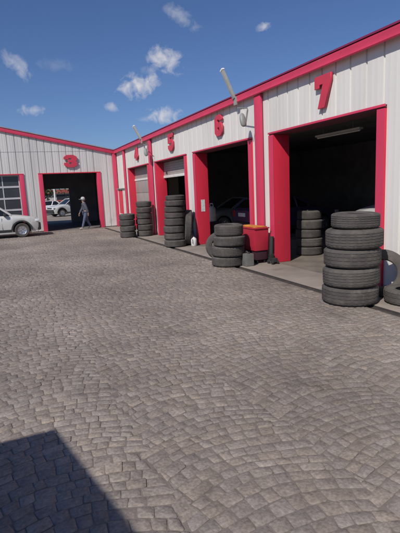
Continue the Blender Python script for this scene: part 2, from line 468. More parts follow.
# sloping bargeboards
b = MB()
for s in (0, 1):
    X0, X1 = (RX, DX-.09) if s == 0 else (XW-.1, RX)
    b.prism([(X0, gz(X0)-.19), (X1, gz(X1)-.19), (X1, gz(X1)+.01), (X0, gz(X0)+.01)], LY-.10, LY-.03, lambda p, q, a: (p, a, q))
b.build('bargeboard', M['pink'], FB, bevel=.008)
b = MB()
for s in (0, 1):
    X0, X1 = (RX, DX-.02) if s == 0 else (XW-.14, RX)
    b.prism([(X0, gz(X0)+.012), (X1, gz(X1)+.012), (X1, gz(X1)+.06), (X0, gz(X0)+.06)], LY-.13, LYB+.1, lambda p, q, a: (p, a, q))
b.build('roof', M['roof'], FB)
b = MB(); b.box(DX-.235, DX-.035, LY-.16, LY-.002, .01, 4.04); b.build('corner_post', M['pink'], FB, bevel=.03)
for x0, x1, kd in FD:
    f = thing('door_frame', (0, 0, 0), None, None); f.parent = FB; f.location = (0, 0, 0)
    for xa, xb in ((x0+.002, x0+.22), (x1-.22, x1-.002)):
        b = MB(); b.box(xa, xb, LY-.05, LY+.26, .006, DZ-.045); b.build('jamb', M['pink'], f, bevel=.008)
    b = MB(); b.box(x0+.002, x1-.002, LY-.055, LY+.26, DZ-.042, DZ); b.build('lintel', M['red'], f)
    if kd == 'shut':
        d = thing('sectional_door', (0, 0, 0), None, None); d.parent = FB; d.location = (0, 0, 0)
        w0, w1 = x0+.23, x1-.23
        b = MB()
        for i in range(6):
            z = .03+i*.598; b.box(w0, w1, LY+.14, LY+.20, z-.02, z+.075 if i else z+.12)
        for i in range(5):
            xx = w0+(w1-w0-.05)*i/4; b.box(xx, xx+.05, LY+.145, LY+.195, .0, 3.04)
        b.build('door_rail', M['railgrey'], d)
        b = MB(); b.box(w0+.02, w1-.02, LY+.165, LY+.175, .08, 3.02); b.build('window', M['glass'], d)
# interior of the far building
b = MB()
b.box(XW, XW+.2, LY+.2, LYB, -.05, 4.0); b.box(DX-.01, DX+.18, LY+.2, LYB, -.05, 4.2)
b.box(4.1, DX-.02, LYB-.2, LYB, -.05, 4.2); b.box(XW+.21, 1.0, LYB-.2, LYB, -.05, 4.2); b.box(1.0, 4.1, LYB-.2, LYB, 2.36, 4.2)
b.box(.35, .5, LY+.3, LYB-.22, -.05, 4.2)
b.build('rear_wall', M['dark'], FB)
b = MB(); b.box(XW+.21, DX-.02, LY+.2, LYB-.01, 4.02, 4.1); b.build('ceiling', M['dark'], FB)
b = MB(); b.box(XW+.2, DX-.012, LY, LYB+.3, -.2, .002); b.build('floor', M['dkfloor2'], FB)

# ------------------------------------------------------------------ bay numbers (raised block numerals)
DIG = {
 '7': ([(0, 6), (4.1, 6), (4.1, 4.9), (2.55, 0), (.85, 0), (2.15, 4.45), (1.25, 4.45), (1.25, 3.8), (0, 3.8)], []),
 '6': ([(1, 0), (3, 0), (4, 1), (4, 2.9), (3.2, 3.8), (1.45, 3.8), (1.45, 4.5), (1.7, 4.75), (2.35, 4.75), (2.6, 4.4), (4, 4.4), (4, 5), (3, 6), (1, 6), (0, 5), (0, 1)],
       [(1.5, 1.5), (1.5, 2.5), (2.55, 2.5), (2.55, 1.5)]),
 '5': ([(0, 6), (3.9, 6), (3.9, 4.75), (1.4, 4.75), (1.4, 4.0), (3.1, 4.0), (4, 3.1), (4, 1), (3, 0), (1, 0), (0, 1), (0, 2.0), (1.4, 2.0), (1.4, 1.3), (2.55, 1.3), (2.55, 2.75), (0, 2.75)], []),
 '4': ([(1.9, 6), (3.4, 6), (3.4, 2.5), (4.1, 2.5), (4.1, 1.2), (3.4, 1.2), (3.4, 0), (1.95, 0), (1.95, 1.2), (-.1, 1.2), (-.1, 2.3)], [(1.95, 2.5), (1.2, 2.5), (1.95, 3.9)]),
 '3': ([(0, 5), (1, 6), (3.1, 6), (4.2, 5), (4.2, 3.6), (3.7, 3), (4.2, 2.4), (4.2, 1), (3.1, 0), (1, 0), (0, 1), (0, 2.2), (1.5, 2.2), (1.5, 1.5), (2.4, 1.5), (2.4, 2.4), (1.3, 2.4), (1.3, 3.6), (2.4, 3.6), (2.4, 4.5), (1.5, 4.5), (1.5, 3.9), (0, 3.9)], []),
}
def number(ch, loc, w, h, rot, label, depth=.02):
    cu = bpy.data.curves.new('number_shape', 'CURVE'); cu.dimensions = '2D'; cu.fill_mode = 'BOTH'
    cu.extrude = depth; cu.bevel_depth = .006; cu.bevel_resolution = 1
    for poly in DIG[ch]:
        if not poly: continue
        sp = cu.splines.new('POLY'); sp.points.add(len(poly)-1); sp.use_cyclic_u = True
        for p, (x, y) in zip(sp.points, poly): p.co = ((x-2)/4*w, (y-3)/6*h, 0, 1)
    t = bpy.data.objects.new('t', cu); COL.objects.link(t)
    me = bpy.data.meshes.new_from_object(t.evaluated_get(bpy.context.evaluated_depsgraph_get()))
    bpy.data.objects.remove(t); bpy.data.curves.remove(cu)
    me.materials.clear(); me.materials.append(M['num'])
    o = bpy.data.objects.new('number_sign', me); COL.objects.link(o)
    o.location = loc; o.rotation_euler = rot
    tag(o, label, 'number sign', 'bay numbers on the walls')
RR = (radians(90), 0, radians(-90)); RF = (radians(90), 0, 0)
number('7', (DX-.052, 7.50, 3.625), .47, .60, RR, 'raised red number 7 above the nearest bay')
number('6', (DX-.052, 12.22, 3.66), .48, .58, RR, 'raised red number 6 above the bay beside the grey wall lamp')
number('5', (DX-.052, 16.40, 3.65), .54, .62, RR, 'raised red number 5 above the half raised roller door')
number('4', (DX-.052, 21.30, 3.65), .56, .58, RR, 'raised red number 4 above the closed grey door')
number('3', (3.42, LY-.075, 3.70), .66, .64, RF, 'raised red number 3 on the far gabled wall over the open bay')

# ------------------------------------------------------------------ tyres
def tyre_mesh(R, w, bead, seed, m, ng=4):
    rnd = random.Random(seed); hw = w/2
    g = .007*R/.33
    half = [(bead, hw*.80), (bead+.012, hw*.94), (bead+.03, hw*.97), (bead+(R-bead)*.42, hw*1.03), (R-.055, hw*.97), (R-.025, hw*.90), (R-.008, hw*.80), (R-.002, hw*.74)]
    # circumferential grooves
    t = [hw*.74]
    prof = list(half)
    ww = hw*1.40; xs0 = hw*.70
    for i in range(ng):
        c = xs0-ww*(i+.5)/ng*1.0
        c = hw*.58-(hw*1.16)*i/(ng-1)
        prof += [(R, c+.007), (R-g*.95, c+.004), (R-g*.95, c-.004), (R, c-.007)]
    prof += [(r, -z) for r, z in reversed(half)]
    prof += [(bead+.02, -hw*.66), (R-.03, -hw*.70), (R-.024, 0), (R-.03, hw*.70), (bead+.02, hw*.66)]
    n = 96; b = MB(); k = len(prof)
    for i in range(n):
        th = 2*pi*i/n
        for q, (r, z) in enumerate(prof):
            rr = r; zz = z
            if abs(r-(R-.008)) < 1e-6 or abs(r-(R-.002)) < 1e-6:
                if i % 3 == 0: rr -= .010*(R/.36)
            if r == R and (i+(q//2) % 2*2) % 4 == 0: rr -= .005
            b.v.append((rr*cos(th), rr*sin(th), zz))
    for i in range(n):
        j = (i+1) % n
        for q in range(k):
            p = (q+1) % k
            b.f.append([i*k+q, j*k+q, j*k+p, i*k+p]); b.m.append(0)
    o = b.build('tyre', m, smooth=True, angle=40)
    me = o.data; bpy.data.objects.remove(o); return me
TY = {'big': tyre_mesh(.43, .30, .24, 1, M['rubber']), 'mid': tyre_mesh(.36, .235, .205, 2, M['rubber'], 5),
      'big2': tyre_mesh(.43, .30, .25, 3, M['rubber2'], 5), 'mid2': tyre_mesh(.36, .235, .20, 4, M['rubber2'], 3), 'wide': tyre_mesh(.40, .25, .22, 5, M['rubber2'], 6),
      'tall': tyre_mesh(.60, .25, .33, 6, M['rubber'])}
TS = {'big': (.43, .30), 'big2': (.43, .30), 'mid': (.36, .235), 'mid2': (.36, .235), 'wide': (.40, .25), 'tall': (.60, .25)}
def tyre(kind, loc, rot, scale, label, group=None):
    o = bpy.data.objects.new('tyre', TY[kind]); COL.objects.link(o)
    o.location = loc; o.rotation_euler = rot; o.scale = scale
    return tag(o, label, 'tyre', group)
ORD = {1: 'bottom', 2: 'second', 3: 'third', 4: 'fourth', 5: 'fifth', 6: 'sixth', 7: 'seventh', 8: 'eighth'}
def stack(cx, cy, spec, where, group):
    """spec: list of (kind, R, height, dx, dy)"""
    z = 0.0; n = len(spec)
    for i, (kind, R, h, dx, dy) in enumerate(spec):
        r0, w0 = TS[kind]
        nm = 'bottom tyre' if i == 0 else ('top tyre' if i == n-1 else ORD[i+1]+' tyre from the bottom')
        tilt = (random.gauss(0, .008), random.gauss(0, .008), random.uniform(0, 6.28))
        # the bead side is the widest (hw*1.03): stack on that
        tyre(kind, (cx+dx, cy+dy, z+h/2), tilt, (R/r0, R/r0, h/1.03/w0), f'{nm} of the {where}', group)
        z += h-.002
# near stack by bay 7
stack(4.86, 5.52, [('big', .430, .285, 0, 0), ('big2', .430, .300, .0, -.02), ('big', .428, .295, .01, -.03), ('big2', .428, .300, .02, -.06), ('mid', .360, .235, .03, -.07)],
      'large five-high stack before bay 7', 'tyres in the stack before bay 7')
stack(4.83, 9.80, [('wide', .385, .245, 0, 0), ('big2', .400, .255, .01, -.02), ('wide', .385, .245, .02, -.09), ('mid', .350, .275, .02, -.08)],
      'four-high stack beside the red tool cart', 'tyres in the stack before bay 6')
stack(5.12, 14.33, [('wide', .372, .245, 0, 0), ('mid2', .365, .235, .01, .02), ('wide', .365, .24, -.01, 0), ('mid', .35, .25, .0, -.03), ('mid2', .345, .20, .02, -.03), ('mid', .345, .20, .02, -.05), ('wide', .34, .20, .02, -.10), ('mid', .315, .16, .03, -.12)],
      'eight-high stack before the half open door', 'tyres in the stack before bay 5')
stack(5.38, 18.86, [('mid', .345, .25, 0, 0), ('wide', .35, .25, .01, 0), ('mid2', .345, .245, -.01, .02), ('mid', .34, .25, .0, 0), ('wide', .34, .25, .01, -.02), ('mid', .335, .245, .02, 0)],
      'six-high stack before the closed door', 'tyres in the stack before bay 4')
stack(4.63, 18.84, [('mid', .34, .25, 0, 0), ('mid2', .34, .25, .01, 0), ('mid', .335, .25, -.01, .01), ('wide', .335, .25, .0, .02)],
      'four-high stack left of the six-high stack', 'tyres in the low stack by bay 4')
stack(7.38, 9.98, [('mid', .345, .228, 0, 0), ('mid2', .345, .235, .01, 0), ('mid', .34, .235, .0, .02), ('wide', .34, .255, .02, 0), ('mid', .32, .24, .03, .02)],
      'stack standing inside open bay 7', 'tyres in the stack inside bay 7')
def upright(kind, c, R, w, az, lean, label):
    """tyre axis horizontal along azimuth az, leaning by lean"""
    r0, w0 = TS[kind]
    ax = Vector((cos(az)*cos(lean), sin(az)*cos(lean), sin(lean)))
    q = ax.to_track_quat('Z', 'Y').to_euler()
    return tyre(kind, c, q, (R/r0, R/r0, w/w0), label)
upright('mid', (5.545, 5.53, .372), .385, .215, radians(222), radians(13), 'tyre leaning upright against the white wall right of bay 7')
tyre('mid2', (5.55, 4.98, .115), (0, 0, 1), (1.03, 1.03, .95), 'tyre lying flat on the pavement at the right edge')
upright('mid', (5.08, 10.75, .365), .37, .22, radians(250), radians(12), 'tyre standing upright behind the left side of the bay 6 stack')
upright('mid2', (5.24, 10.22, .36), .37, .22, radians(238), radians(10), 'tyre standing upright between the bay 6 stack and red cart')
upright('tall', (5.66, 14.45, .60), .60, .23, radians(160), radians(5), 'tall narrow tyre standing edge-on against the white pillar beside bay 5')

# ------------------------------------------------------------------ red tool cart, can, jack, jug
C_ = thing('tool_cart', (5.6, 9.78, 0), 'red tool cart with yellow top tray standing between bays 6 and 7', 'tool cart')
b = MB()
# tapered red bin
def frustum(b, x0, x1, y0, y1, z0, X0, X1, Y0, Y1, z1):
    p = [(x0, y0, z0), (x1, y0, z0), (x1, y1, z0), (x0, y1, z0), (X0, Y0, z1), (X1, Y0, z1), (X1, Y1, z1), (X0, Y1, z1)]
    for q in ((0, 3, 2, 1), (4, 5, 6, 7), (0, 1, 5, 4), (1, 2, 6, 5), (2, 3, 7, 6), (3, 0, 4, 7)): b.face([p[i] for i in q])
frustum(b, 5.42, 5.79, 9.47, 10.31, .32, 5.41, 5.80, 9.45, 10.33, .85)
b.build('cart_body', M['cartred'], C_, smooth=True, bevel=.015)
b = MB(); b.box(5.395, 5.815, 9.425, 10.355, .852, .885); b.build('rim', M['cartred'], C_, bevel=.01)
b = MB(); b.box(5.43, 5.77, 9.47, 10.31, .887, .908)
for i in range(4):
    Mx = Matrix.Translation((5.52+random.random()*.16, 9.60+i*.19, .912)) @ Matrix.Rotation(random.random()*3, 4, 'Z')
    b.box(-.08, .08, -.03, .03, -.008, .006, 0, Mx)
b.build('tray', M['yellow'], C_, bevel=.006)
b = MB(); b.box(5.45, 5.77, 9.50, 10.28, .09, .318); b.build('undershelf', M['cartdark'], C_, bevel=.01)  # dark block: the shade under the cart is put into its colour
for xx in (5.52, 5.72):
    for yy in (9.58, 10.12):
        w = MB(); w.lathe([(.0, -.02), (.05, -.02), (.055, -.012), (.055, .012), (.05, .02), (.0, .02)], 20, Matrix.Translation((xx, yy, .055)) @ Matrix.Rotation(pi/2, 4, 'Y'))
        w.build('wheel', M['blackplastic'], C_, smooth=True)
for yy in (9.21, 10.31):
    pass
t = thing('metal_can', (5.18, 9.42, 0), 'grey square tin can standing at the foot of the red tool cart', 'can')
b = MB(); b.box(5.07, 5.29, 9.30, 9.54, .004, .30); b.build('can_body', M['can'], t, bevel=.02)
b = MB(); b.lathe([(0, .34), (.03, .34), (.032, .30)], 16, Matrix.Translation((5.18, 9.36, 0))); b.build('lid', M['blackplastic'], t, smooth=True)
b = MB(); b.tube([(5.18, 9.42, .302), (5.18, 9.43, .345), (5.18, 9.50, .345), (5.18, 9.51, .302)], .009, 8); b.build('handle', M['can'], t)
t = thing('floor_jack', (5.76, 9.3, 0), 'dark floor jack with upright handle beside the red jamb of bay 7', 'jack')
b = MB(); b.box(5.74, 5.86, 9.16, 9.40, .05, .15); b.box(5.75, 5.85, 9.30, 9.39, .15, .24); b.build('chassis', M['blackplastic'], t, bevel=.012)
b = MB(); b.tube([(5.80, 9.36, .15), (5.81, 9.355, .4), (5.82, 9.35, .66)], [.05, .055, .05], 10); b.build('handle', M['blackplastic'], t, smooth=True)
for xx in (5.73, 5.87):
    for yy in (9.19, 9.37):
        w = MB(); w.lathe([(.0, -.02), (.045, -.02), (.05, 0), (.045, .02), (.0, .02)], 18, Matrix.Translation((xx, yy, .05)) @ Matrix.Rotation(pi/2, 4, 'Y')); w.build('wheel', M['blackplastic'], t, smooth=True)
t = thing('plastic_jug', (5.66, 13.98, 0), 'small white plastic jug with dark cap beside the tall narrow tyre', 'jug')
b = MB(); b.lathe([(0, .004), (.09, .004), (.10, .02), (.10, .20), (.085, .25), (.035, .29), (.03, .31), (0, .31)], 20, Matrix.Translation((5.66, 13.98, 0))); b.build('jug_body', M['whiteplastic'], t, smooth=True)
b = MB(); b.lathe([(0, .345), (.036, .345), (.038, .31), (0, .31)], 16, Matrix.Translation((5.66, 13.98, 0))); b.build('cap', M['blackplastic'], t, smooth=True)
b = MB(); b.tube([(5.60, 13.92, .10), (5.55, 13.87, .13), (5.55, 13.87, .22), (5.60, 13.92, .25)], .014, 8); b.build('handle', M['whiteplastic'], t, smooth=True)

# notice on the jamb of bay 6
b = MB(); b.box(6.05, 6.19, 14.132, 14.137, 1.12, 1.52)
o = b.build('notice', M['notice']); tag(o, 'small pale notice fixed to the red left jamb of bay 6', 'notice')

# box with white frame in the corner
t = thing('wall_box', (DX-.06, 24.7, .7), 'red wall box with white frame in the corner by the far garage', 'box')
b = MB(); b.box(DX-.13, DX-.033, 24.16, 25.2, .74, 2.0); b.build('box_body', M['red'], t, bevel=.01)
b = MB()
for q in ((24.08, 24.17, .66, 2.08), (25.19, 25.28, .66, 2.08)): b.box(DX-.15, DX-.034, *q)
b.box(DX-.15, DX-.034, 24.17, 25.19, .66, .75); b.build('frame', M['barwhite'], t)
b = MB(); b.box(DX-.22, DX-.034, 24.02, 25.34, 2.082, 2.12); b.build('top', M['lampgrey'], t)

# tall grey cabinet inside bay 5
t = thing('tall_cabinet', (7.55, 21.3, 0), 'tall grey cabinet standing inside the half open bay 5', 'cabinet')
b = MB(); b.box(7.3, 7.8, 20.9, 21.7, .004, 2.72); b.build('cabinet_body', M['doorgrey'], t, bevel=.01)
for yy in (20.9, 21.3):
    b = MB(); b.box(7.28, 7.298, yy+.01, yy+.37, .1, 2.66); b.build('door', M['doorgrey'], t)
# steel posts standing inside the bays
for (px_, py_, lab) in ((11.2, 10.6, 'dark steel post standing inside open bay 7'),):
    t = thing('steel_post', (px_, py_, 0), lab, 'post')
    b = MB(); b.box(px_-.12, px_+.12, py_-.10, py_+.10, .02, 3.98); b.build('post', M['steel'], t, bevel=.01)
    b = MB(); b.box(px_-.25, px_+.25, py_-.25, py_+.25, .004, .019); b.build('base_plate', M['steel'], t)
# fluorescent batten
t = thing('ceiling_light', (8.5, 10.2, 3.14), 'white tube light fitting hanging unlit inside bay 7', 'light')
b = MB(); b.box(8.44, 8.56, 9.3, 11.1, 3.19, 3.24); b.build('housing', M['barwhite'], t)
b = MB(); b.tube([(8.5, 9.34, 3.165), (8.5, 11.06, 3.165)], .02, 10); b.build('tube', M['plate'], t, smooth=True)
b = MB()
for yy in (9.6, 10.8):
    b = MB(); b.tube([(8.5, yy, 3.24), (8.5, yy, 4.0)], .006, 6); b.build('suspension', M['greymetal'], t)

# ------------------------------------------------------------------ roof poles and wall lamps
def lamp_set(y0, first):
    bay = 'bays 6 and 7' if first else 'bays 4 and 5'
    t = thing('roof_pole', (5.8, y0, 4.25), f'pale square pole leaning out over the red gutter above bay {"6" if first else "4"}', 'pole', 'poles on the roof edge')
    d = Vector((-.16, .32, .76) if first else (-.16, .42, .60))
    p0 = Vector((5.77, y0, 4.16)); p1 = p0+d
    b = MB()
    z = (p1-p0).normalized(); x = z.cross(Vector((1, 0, 0))).normalized(); y = z.cross(x)
    R = Matrix((x, y, z)).transposed().to_4x4(); R.translation = p0
    ln = d.length; b.box(-.05, .05, -.018, .018, 0, ln, 0, R); b.box(-.05, -.028, -.05, -.018, 0, ln, 0, R); b.box(.028, .05, -.05, -.018, 0, ln, 0, R)
    b.build('pole', M['greymetal'], t, bevel=.004)
    b = MB(); b.box(-.065, .065, -.055, .03, ln, ln+.04, 0, R); b.build('cap', M['plate'], t, bevel=.008)
    b = MB(); b.box(DX-.17, DX-.13, y0-.09, y0+.05, 4.0, 4.2); b.build('clamp', M['greymetal'], t)
    y0 = 10.72 if first else 19.2
    t = thing('wall_lamp', (5.9, y0-.2, 3.8), f'grey lamp head on bent arm under the gutter between {"number 6 and the post" if first else "number 4 and the post"}', 'lamp', 'lamps under the gutter')
    b = MB(); b.tube([(DX-.02, y0-.12, 3.86), (5.62, y0-.2, 3.84), (5.6, y0-.74, 3.75), (5.6, y0-.76, 3.70), (5.6, y0-.66, 3.42)], .013, 8); b.build('arm', M['lampgrey'], t, smooth=True)
    b = MB(); q = (Vector((0, .30, .95))).normalized(); R = q.to_track_quat('Z', 'X').to_matrix().to_4x4(); R.translation = (5.6, y0-.5, 3.51)
    b.lathe([(0, -.17), (.05, -.165), (.075, -.13), (.085, -.05), (.08, .05), (.06, .13), (.035, .165), (0, .17)], 20, R @ Matrix.Diagonal((.7, 1, 1, 1)))
    b.build('lamp_head', M['lampgrey'], t, smooth=True)
    b = MB(); b.lathe([(0, -.13), (.05, -.11), (.06, 0), (.045, .11), (0, .13)], 18, R @ Matrix.Translation((-.03, 0, 0)) @ Matrix.Diagonal((.75, 1, 1, 1))); b.build('lens', M['lampglass'], t, smooth=True)
lamp_set(10.98, True)
lamp_set(19.95, False)

# ------------------------------------------------------------------ cars
def car(name, L, Wd, Hh, paint, label, loc, rz, suv=False, group=None, hood=.95, bumper='blackplastic'):
    root = thing(name, loc, label, 'car', group, rz)
    Rw = .34 if suv else .31; hw = Wd/2
    xf = L/2-.82; xr = -L/2+.76; sill = .28 if suv else .22
    Ra = Rw+.07
    sh = hood-.02
    xc = L/2-1.28         # cowl
    def top(x):           # shoulder height
        if x > xc:
            t = (x-xc)/(L/2-xc); return hood+.10-.24*t**1.6-.0*t
        t = (xc-x)/(xc+L/2); return hood+.10+.03*t
    def half(x):
        t = abs(x)/(L/2); return hw*(1-.17*max(0, (t-.72)/.28)**2)
    def zb(x):
        z = sill
        for xw in (xf, xr):
            d = Ra*Ra-(x-xw)**2
            if d > 0: z = max(z, Rw+sqrt(d))
        return z
    xs = sorted(set([-L/2+L*i/40 for i in range(41)]+[w+Ra*sin(a*pi/16) for w in (xf, xr) for a in range(-8, 9)]))
    b = MB(); rows = []
    for x in xs:
        w = half(x); t_ = top(x); z0 = zb(x); e = abs(x)/(L/2)
        endf = max(0, (e-.95)/.05)
        ztop = t_-.10*endf
        zz = [z0, z0+(ztop-z0)*.35, z0+(ztop-z0)*.62, ztop-.06, ztop-.012]
        ww = [w*.95, w*.995, w, w*.965, w*.91]
        sec = [(-wi, zi) for wi, zi in zip(ww, zz)]+[(-w*.5, ztop+.02), (0, ztop+.028), (w*.5, ztop+.02)]+[(wi, zi) for wi, zi in reversed(list(zip(ww, zz)))]
        rows.append([(x, yy, z2) for yy, z2 in sec])
    n = len(rows[0]); base = 0
    for r in rows: b.v += r
    for i in range(len(rows)-1):
        for k in range(n-1):
            b.f.append([i*n+k, (i+1)*n+k, (i+1)*n+k+1, i*n+k+1]); b.m.append(0)
    b.f.append(list(range(n))); b.m.append(0); e = (len(rows)-1)*n; b.f.append([e+k for k in range(n)][::-1]); b.m.append(0)
    # floor pan between the wheels
    b.build('body', M[paint], root, smooth=True, angle=40, local=True)
    b = MB(); b.box(-L/2+.2, L/2-.2, -hw*.80, hw*.80, sill-.02, .62); b.build('underbody', M['blackplastic'], root, local=True)
    # greenhouse
    xrw = -L/2+.10; zr = Hh
    ra, rb = xc-.72, xrw+.42
    secs = [(xc, hood+.10, .84*hw, hood+.11), (ra, hood+.10, .70*hw, zr-.05), ((ra+rb)/2, hood+.11, .72*hw, zr-.015), (rb, hood+.12, .70*hw, zr-.05), (xrw, hood+.10, .80*hw, hood+.12)]
    b = MB()
    P = []
    for x, z0, wt, zt in secs: P.append([(x, -hw*.90, z0), (x, -wt, zt), (x, wt, zt), (x, hw*.90, z0)])
    for i in range(len(P)-1):
        for k in range(3): b.face([P[i][k], P[i+1][k], P[i+1][k+1], P[i][k+1]])
    b.build('window', M['carglass'], root, local=True)
    b = MB()
    rr = [(ra+.03, .70*hw, zr-.045), (ra-.3, .715*hw, zr-.012), ((ra+rb)/2, .725*hw, zr), (rb+.3, .715*hw, zr-.012), (rb-.03, .70*hw, zr-.045)]
    for i in range(len(rr)-1):
        (xa, wa, za), (xb, wb, zb_) = rr[i], rr[i+1]
        for s in (-1, 1):
            b.face([(xa, s*wa*1.01, za-.05), (xb, s*wb*1.01, zb_-.05), (xb, s*wb*.94, zb_+.015), (xa, s*wa*.94, za+.015)])
            b.face([(xa, s*wa*.94, za+.015), (xb, s*wb*.94, zb_+.015), (xb, 0, zb_+.03), (xa, 0, za+.03)])
    for (x, w_, z) in (rr[0], rr[-1]):
        b.face([(x, -w_*1.01, z-.05), (x, -w_*.94, z+.015), (x, 0, z+.03), (x, w_*.94, z+.015), (x, w_*1.01, z-.05)])
    b.build('roof', M[paint], root, smooth=True, angle=50, local=True)
    for s in (-1, 1):
        for (xa, xb, r) in ((xc+.03, ra, .038), (.02, .0, .032), (xrw+.95, rb+.35, .05), (xrw, rb, .05)):
            p0 = Vector((xa, s*hw*.90, hood+.10)); p1 = Vector((xb, s*hw*.705, zr-.04))
            if abs(xa-.02) < 1e-6: p1 = Vector((-.03, s*hw*.72, zr-.04))
            b = MB(); b.tube([p0, (p0+p1)/2+Vector((0, s*.012, .01)), p1], r, 8); b.build('pillar', M[paint], root, smooth=True, local=True)
        b = MB(); b.box(xc-.30, xc-.16, s*hw*.93, s*(hw*.93+.17), hood+.08, hood+.22); b.build('mirror', M['blackplastic'], root, bevel=.03, local=True)
        b = MB(); b.box(-.22, -.05, s*(hw*.99), s*(hw*.99+.03), hood-.12, hood-.09); b.build('door_handle', M['blackplastic'], root, local=True)
        b = MB(); b.box(xr+Ra+.05, xf-Ra-.05, s*(hw*.95), s*(hw*.95+.045), sill-.01, sill+.12); b.build('side_sill', M['blackplastic'], root, bevel=.01, local=True)
        b = MB(); pass
        for xs_ in (.45, -.5):
            b = MB(); b.box(xs_, xs_+.008, s*(hw*.985), s*(hw*.985+.012), sill+.14, hood); b.build('door_seam', M['blackplastic'], root, local=True)
        for xw in (xf, xr):
            b = MB()
            for a in range(17):
                pass
            arc = [(xw+(Ra+.0)*cos(pi*a/16), Rw+(Ra+.0)*sin(pi*a/16)) for a in range(17)]
            arc2 = [(xw+(Ra+.075)*cos(pi*a/16), Rw+(Ra+.06)*sin(pi*a/16)) for a in range(17)]
            for a in range(16):
                q = [arc[a], arc[a+1], arc2[a+1], arc2[a]]
                if suv:
                    b.prism(q, s*hw*.90, s*(hw*1.0+.012), lambda p, z, y: (p, y, z))
            if suv: b.build('wheel_arch', M['blackplastic'], root, local=True)
            wl = thing('wheel', (xw, s*(hw-.115), Rw), None, None); wl.parent = root; wl.location = (xw, s*(hw-.115), Rw)
            Rm = Matrix.Rotation(-s*pi/2, 4, 'X')
            b = MB(); b.lathe([(Rw*.60, -.09), (Rw*.9, -.105), (Rw, -.075), (Rw, .075), (Rw*.9, .105), (Rw*.60, .09)], 36, Rm); b.build('tyre', M['rubber'], wl, smooth=True, local=True)
            b = MB(); b.lathe([(0, .06), (.05, .065), (.07, .05), (Rw*.50, .075), (Rw*.60, .085), (Rw*.62, .09), (Rw*.62, -.08)], 36, Rm)
            for k in range(6):
                Mx = Rm @ Matrix.Rotation(k*pi/3, 4, 'Z'); b.box(.06, Rw*.56, -.025, .025, .06, .085, 0, Mx)
            b.build('rim', M['chrome'], wl, smooth=True, local=True)
        b = MB()
        yy = s*hw*.62
        b.box(L/2-.19, L/2+.004, min(yy, yy+s*.27), max(yy, yy+s*.27), hood-.25, hood-.12); b.build('headlight', M['lampglass'], root, bevel=.04, local=True)
        b = MB(); b.box(-L/2-.004, -L/2+.18, min(s*hw*.66, s*hw*.88), max(s*hw*.66, s*hw*.88), hood-.22, hood+.06); b.build('taillight', M['redlens'], root, bevel=.03, local=True)
    b = MB(); b.box(L/2-.30, L/2+.05, -hw*.86, hw*.86, .30, .66 if suv else .56); b.build('front_bumper', M[bumper], root, bevel=.06, local=True)
    b = MB(); b.box(-L/2-.05, -L/2+.25, -hw*.86, hw*.86, .30, .56); b.build('rear_bumper', M[bumper], root, bevel=.06, local=True)
    b = MB(); b.box(L/2-.05, L/2+.010, -hw*.52, hw*.52, hood-.27, hood-.15); b.build('grille', M['blackplastic'], root, bevel=.02, local=True)
    b = MB(); b.box(-L/2-.015, -L/2+.02, -.27, .27, hood-.18, hood-.04); b.build('number_plate', M['plate'], root, local=True)
    return root
car('parked_car', 4.25, 1.76, 1.66, 'silver', 'silver grey hatchback with black bumper and arches parked at the left edge', (-.74, 24.02, 0), 0, True, hood=.96)
car('parked_car', 4.0, 1.74, 1.46, 'carviolet', 'dark violet hatchback parked inside bay 6 with its pale plate facing out', (10.3, 15.45, .004), 0, False, hood=.93)
car('parked_car', 4.1, 1.72, 1.45, 'cargrey', 'dark grey hatchback in bay 6 left of the violet hatchback', (9.9, 18.6, .004), pi, False, hood=.86)
car('parked_car', 4.4, 1.76, 1.74, 'carwhite', 'white car parked nose out in bay 7 behind the large five-high stack', (9.12, 7.33, .004), pi, True, hood=1.265)
t = thing('crate', (7.1, 15.65, .004), 'dark crate just inside the red left jamb of bay 6', 'crate')
b = MB(); b.box(6.9, 7.3, 15.4, 15.9, .004, .60); b.build('crate_body', M['cartdark'], t, bevel=.01)
b = MB(); b.box(6.88, 7.32, 15.38, 15.92, .602, .64); b.build('lid', M['blackplastic'], t, bevel=.008)
t = thing('canister', (7.1, 15.6, .64), 'white plastic canister standing on the dark crate inside bay 6', 'canister')
b = MB(); b.lathe([(0, .645), (.14, .645), (.15, .66), (.15, .80), (.143, .81), (.15, .82), (.15, 1.12), (.12, 1.18), (.05, 1.20), (.05, 1.22), (0, 1.22)], 28, Matrix.Translation((7.1, 15.6, 0))); b.build('canister_body', M['whiteplastic'], t, smooth=True)
b = MB(); b.lathe([(0, 1.28), (.055, 1.28), (.058, 1.222), (0, 1.222)], 20, Matrix.Translation((7.1, 15.6, 0))); b.build('cap', M['blackplastic'], t, smooth=True)
b = MB(); b.tube([(7.1, 15.49, 1.16), (7.1, 15.45, 1.25), (7.1, 15.5, 1.32), (7.1, 15.7, 1.32), (7.1, 15.75, 1.25), (7.1, 15.71, 1.16)], .014, 8); b.build('handle', M['whiteplastic'], t, smooth=True)
car('parked_car', 4.2, 1.74, 1.62, 'silver', 'silver estate car in the street seen through the open bay 3', (5.55, 44.5, 0), pi+.35, True, hood=.98)
car('parked_car', 4.1, 1.7, 1.42, 'carwhite', 'white car in the street behind the silver estate seen through bay 3', (3.2, 49.5, 0), pi+.1, False, hood=.88)

